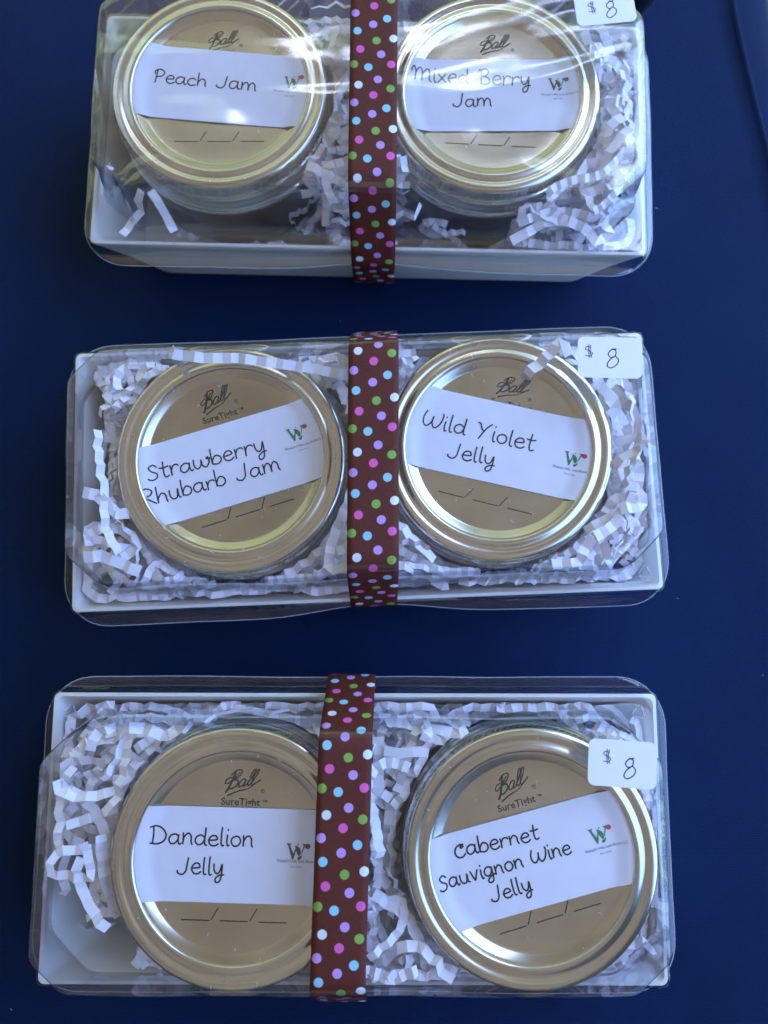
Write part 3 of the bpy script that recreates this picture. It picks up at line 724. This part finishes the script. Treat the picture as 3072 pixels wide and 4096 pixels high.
def inside(box, x, y, z):
    lx, ly = to_box(box, (x, y)); lx, ly = abs(lx), abs(ly)
    if z < 3 or z > 61: return False
    if z < 38: k = (38 - z) / 38; mw, md, ch = HW - 3.4 - 6 * k, HD - 3.4 - 7 * k, 3 + 6 * k
    else: k = (z - 38) / 26; mw, md, ch = HW - 6.2 - 4 * k, HD - 6.4 - 3.6 * k, 13
    if lx > mw or ly > md or (lx - (mw - ch)) + (ly - (md - ch)) > ch: return False
    return jar_clear(box, x, y, z)
BARE = {'bot': lambda x, y, z: (x < -80 and y < 2 and noise.noise(Vector((x * .08, y * .08, 4))) > -.1) or (x < -66 and y < -22),
        'mid': lambda x, y, z: x < -86 and abs(y) < 44 and noise.noise(Vector((x * .1, y * .06, 9))) > -.05,
        'top': lambda x, y, z: (y < -22 and x < 52 and (z > 30 or noise.noise(Vector((x * .05, y * .1, 2))) > -.1) and abs(x + 7) > 8) or (x < -70 and y > -20)}
def describe(box, path, roll):
    m = path[len(path) // 2]; L = sum((b - a).length for a, b in zip(path, path[1:])); chord = (path[-1] - path[0]).length
    nm = {'peach': 'peach jam', 'mixed_berry': 'mixed berry', 'strawberry': 'strawberry rhubarb', 'violet': 'wild violet', 'dandelion': 'dandelion', 'cabernet': 'cabernet'}
    k, (jx, jy) = min(((k, v[1]) for k, v in JARS.items() if v[0] == box), key=lambda q: math.dist(q[1], (m.x, m.y)))
    a = math.degrees(math.atan2(m.y - jy, m.x - jx)) % 360
    side = ['to the right of', 'at the far right of', 'beyond', 'at the far left of', 'to the left of', 'at the near left of', 'in front of', 'at the near right of'][int((a + 22.5) // 45) % 8]
    size = 'short' if L < 17 else 'long' if L > 32 else 'mid-length'
    form = 'curled' if chord < .72 * L else 'straight'
    return f"{size} {form} paper strip {'on edge' if abs(roll) > .8 else 'lying flat'} {side} the {nm[k]} jar"
def make_strips(box, count, single, seed, group, lab):
    rnd = random.Random(seed); made = []; tries = 0
    while len(made) < count and tries < 40000:
        tries += 1
        lx, ly = rnd.uniform(-92, 92), rnd.uniform(-40, 40); x, y = from_box(box, lx, ly)
        z = rnd.triangular(6, 58, 46) if rnd.random() < .75 else rnd.uniform(6, 36)
        if BARE[box](lx, ly, z) or not inside(box, x, y, z): continue
        th = rnd.uniform(0, 2 * math.pi); p = Vector((x, y, z)); path = [p.copy()]; step = rnd.uniform(1.5, 2.9); nseg = rnd.randint(7, 22)
        curl = rnd.uniform(-.16, .16); dz = rnd.uniform(-.28, .2)
        while len(path) < nseg:
            ok = False
            for k in range(9):
                t2 = th + curl + (k // 2 + k % 2) * .35 * (1 if k % 2 else -1)
                q = p + Vector((math.cos(t2), math.sin(t2), dz)) * step
                lq = to_box(box, q)
                if inside(box, q.x, q.y, q.z) and not BARE[box](lq[0], lq[1], q.z): th = t2; p = q; path.append(q.copy()); ok = True; break
            if not ok: break
            if rnd.random() < .12: curl = rnd.uniform(-.3, .3)
        if len(path) < 5: continue
        roll = rnd.choice([rnd.uniform(-.7, .7), rnd.uniform(-.7, .7), rnd.uniform(-1.5, 1.5)])
        side = Vector((-math.sin(th), math.cos(th), 0)); tw = rnd.uniform(-.05, .05)
        def wv(i, path=path, roll=roll, tw=tw):
            d = (path[min(len(path) - 1, i + 1)] - path[max(0, i - 1)]).normalized(); s = Vector((-d.y, d.x, 0)).normalized()
            a = roll + tw * i; return s * math.cos(a) + d.cross(s) * math.sin(a)
        V, F = [], []; strip_geo(path, wv, step * rnd.uniform(.2, .42), rnd.uniform(1.15, 1.75), V, F, rnd)
        made.append((sum(q.z for q in path) / len(path), V, F, describe(box, path, roll)))
    made.sort(key=lambda m: -m[0])
    for z, V, F, ds in made[:single]:
        o = mesh('paper_strip', V, F, M['shred']); tag(o, ds, 'paper strip', group)
    V, F = [], []
    for z, v, f, ds in made[single:]:
        b = len(V); V += v; F += [tuple(i + b for i in q) for q in f]
    o = mesh('crinkled_paper_filling', V, F, M['shred']); tag(o, 'bed of ' + lab.split(' lying')[0] + 's under the loose strips of the ' + group.split('of the ')[1], 'paper filling', kind='stuff')
make_strips('top', 400, 42, 11, 'loose strips in the filling of the farthest box', 'crinkled white paper strip lying among the filling round the jars of the farthest box')
make_strips('mid', 430, 50, 23, 'loose strips in the filling of the middle box', 'crinkled white paper strip lying among the filling round the jars of the middle box')
make_strips('bot', 400, 46, 37, 'loose strips in the filling of the nearest box', 'crinkled white paper strip lying among the filling round the jars of the nearest box')

def placed(view, pts, label, roll=0, hw=1.6, amp=.75, step=2.0, seed=0):
    """one strip laid along points (x, y in the enlarged view, z)"""
    rnd = random.Random(seed); P = [unproj(*view(x, y), z) for x, y, z in pts]; path = []
    for a, b in zip(P, P[1:]):
        m = max(1, round((b - a).length / step)); path += [a.lerp(b, k / m) for k in range(m)]
    path.append(P[-1])
    def wv(i):
        d = (path[min(len(path) - 1, i + 1)] - path[max(0, i - 1)]).normalized(); s = Vector((-d.y, d.x, 0)).normalized()
        return s * math.cos(roll) + d.cross(s) * math.sin(roll)
    V, F = [], []; strip_geo(path, wv, amp, hw, V, F, rnd)
    o = mesh('paper_strip', V, F, M['shred']); tag(o, label, 'paper strip', 'stray strips pressed against the lids')
placed(Z3, [(608, 112, 50), (635, 150, 56), (780, 168, 56), (960, 168, 55), (1150, 195, 54), (1340, 222, 53), (1530, 262, 50)], 'long white paper strip pressed across the far rim of the strawberry rhubarb jar', .25, 1.6, .6, 3.0, 1)
placed(Z4, [(862, 275, 53), (930, 215, 54), (985, 165, 55), (1030, 110, 56), (1080, 160, 56)], 'white paper strip folded over the rim of the wild violet jar beside the sticker', -.3, 1.9, .8, 2.8, 2)
placed(Z5, [(300, 600, 40), (235, 680, 40), (180, 770, 38), (150, 860, 37), (112, 975, 36)], 'long white paper strip reaching the left wall of the nearest box', .1, 1.8, .35, 4.2, 3)
placed(Z5, [(345, 740, 34), (365, 880, 33), (372, 1020, 32), (400, 1130, 31)], 'straight white paper strip left of the dandelion jelly jar', .3, 1.4, .4, 3.6, 4)
placed(Z5, [(240, 860, 22), (215, 960, 21), (225, 1060, 20), (240, 1150, 19), (250, 1230, 18), (330, 1260, 17), (430, 1250, 17)], 'looped white paper strip on the bare floor of the nearest box', 1.0, 1.3, .9, 3.0, 5)
placed(Z5, [(690, 330, 55), (760, 310, 56), (850, 270, 57), (950, 235, 57), (1060, 225, 56), (1180, 235, 55), (1300, 235, 54)], 'long zigzag paper strip beyond the dandelion jelly jar', 1.1, 1.2, .9, 3.6, 6)
placed(Z6, [(130, 360, 50), (140, 450, 50), (130, 540, 49), (140, 640, 48), (200, 640, 47), (190, 760, 46), (170, 850, 45), (180, 960, 44), (120, 1080, 42)], 'long paper strip zigzagging down between the two jars of the nearest box', .2, 1.9, .7, 4.0, 7)
placed(Z6, [(170, 420, 52), (240, 430, 52), (300, 425, 53), (360, 420, 52)], 'short flat paper strip left of the cabernet jelly jar', .1, 1.6, .4, 3.2, 8)
placed(Z1, [(350, 1010, 48), (335, 1070, 45), (345, 1130, 43), (300, 1180, 41), (250, 1255, 40)], 'white paper strip in the near left corner of the farthest box', .1, 1.6, .4, 3.6, 9)
placed(Z1, [(400, 1010, 46), (440, 1070, 45), (480, 1140, 43), (530, 1235, 41)], 'second paper strip hanging beneath the peach jam jar', .1, 1.5, .4, 3.6, 10)
placed(Z2, [(1400, 590, 55), (1330, 640, 55)], 'short broad paper strip right of the mixed berry jar', .1, 1.7, .4, 3.0, 11)
placed(Z2, [(1430, 650, 54), (1370, 720, 53), (1320, 780, 52), (1300, 850, 50), (1260, 900, 48), (1200, 935, 47)], 'curved chain of folded paper right of the mixed berry jar', .3, 1.6, .7, 3.4, 12)
placed(Z2, [(830, 1225, 42), (900, 1190, 43), (980, 1140, 44), (1060, 1120, 45), (1150, 1140, 45), (1220, 1180, 44), (1260, 1240, 43), (1330, 1190, 44), (1290, 1110, 46)], 'long folded paper strip in the near right corner of the farthest box', .2, 1.7, .7, 3.6, 13)
placed(Z2, [(235, 1110, 50), (280, 1080, 51), (320, 1120, 51), (360, 1045, 52)], 'thin zigzag paper strip just right of the farthest ribbon', 1.2, 1.2, .5, 3.6, 14)
placed(Z4, [(1300, 610, 50), (1350, 590, 51), (1420, 570, 52), (1455, 600, 53), (1400, 640, 52), (1340, 680, 51), (1300, 720, 50)], 'paper strip bent double right of the wild violet jar', .5, 1.4, .6, 3.2, 15)
placed(Z4, [(1240, 330, 52), (1290, 380, 52), (1310, 440, 51), (1270, 480, 50)], 'pale folded strip beneath the sticker of the middle box', .1, 1.8, .6, 3.2, 16)
placed(Z4, [(1390, 800, 52), (1380, 870, 51), (1330, 950, 50), (1240, 990, 50), (1150, 1040, 49)], 'curved paper strip hugging the near right side of the wild violet jar', .3, 1.6, .6, 3.0, 17)
placed(Z4, [(540, 1290, 41), (620, 1285, 41), (700, 1285, 41), (780, 1280, 41), (870, 1270, 41), (960, 1260, 41)], 'row of small paper folds along the near wall of the middle box', 1.0, 1.5, 1.0, 2.4, 18)
placed(Z3, [(165, 1185, 53), (260, 1180, 53), (320, 1200, 52), (380, 1225, 51), (450, 1255, 50)], 'bright paper strip in the near left corner of the middle box', .3, 1.9, .6, 3.0, 19)
placed(Z3, [(160, 850, 52), (240, 870, 52), (300, 920, 51), (350, 970, 50), (400, 960, 49)], 'paper strip left of the strawberry rhubarb jar', .2, 1.9, .6, 3.2, 20)
placed(Z3, [(1475, 1010, 53), (1485, 1080, 53), (1495, 1150, 52), (1500, 1220, 50)], 'upright paper strip beside the middle ribbon', .1, 1.7, .3, 4.5, 21)

# ------------------------------------------------------------------ small things
def lint():
    rnd = random.Random(5); V, F = [], []
    spots = []
    for k, (bx, (jx, jy), zj) in JARS.items():
        n = {'top': 14, 'mid': 46, 'bot': 26}[bx]
        for _ in range(n):
            a, r = rnd.uniform(0, 2 * math.pi), 36 * math.sqrt(rnd.random()); spots.append((jx + r * math.cos(a), jy + r * math.sin(a), zj + (.15 if r > 30 else prof_z(r) + .12 if rnd.random() < 1 else 0)))
    for x, y, z in spots:
        L = rnd.choice([.25, .3, .35, .5, 1.3]); a = rnd.uniform(0, 6.28); cu = rnd.uniform(-1.5, 1.5)
        P = [(x + L * t * math.cos(a + cu * t), y + L * t * math.sin(a + cu * t)) for t in (0, .35, .7, 1)]
        stroke(P, .22 if L < .6 else .08, V, F, lambda X, Y: z + (.35 if math.hypot(X - x, Y - y) < 50 and z < 200 else 0) * 0 + .0)
    o = mesh('dust_specks', V, F, M['lint']); tag(o, 'white dust specks and short fibres on the jar lids', 'lint', kind='stuff')
    V, F = [], []
    for _ in range(16):
        x, y = rnd.uniform(-150, 145), rnd.uniform(-140, 250); L = rnd.choice([.3, .4, .9]); a = rnd.uniform(0, 6.28)
        P = [(x + L * t * math.cos(a + t), y + L * t * math.sin(a + t)) for t in (0, .5, 1)]
        stroke(P, .09, V, F, lambda X, Y: .35 * noise.noise(Vector((X * .012, Y * .012, 2))) + .5 * noise.noise(Vector(((X + .6 * Y) * .03, (Y - .6 * X) * .004, 7))) - .15)
    o = mesh('cloth_lint', V, F, M['lint']); tag(o, 'pale lint fibres scattered on the navy tablecloth', 'lint', kind='stuff')
lint()
def black_bag():
    c = unproj(2548, -60, 20); V, F = [], []; n = 24; m = 16
    for j in range(m + 1):
        for i in range(n):
            a = 2 * math.pi * i / n; ph = math.pi * j / m; s = math.sin(ph) ** .5
            d = 1 + .14 * noise.noise(Vector((math.cos(a) * 2, math.sin(a) * 2, j * .5)))
            V.append((c.x + 9.5 * s * math.cos(a) * d + 2, c.y + 15 * s * math.sin(a) * d + 8, 22 + 21 * math.cos(ph)))
    for j in range(m):
        for i in range(n): F.append((j * n + i, (j + 1) * n + i, (j + 1) * n + (i + 1) % n, j * n + (i + 1) % n))
    o = mesh('fabric_bundle', V, F, M['black'], smooth=True)
    tag(o, 'black shiny fabric bundle peeking out at the top beside the farthest box', 'fabric bundle')
black_bag()
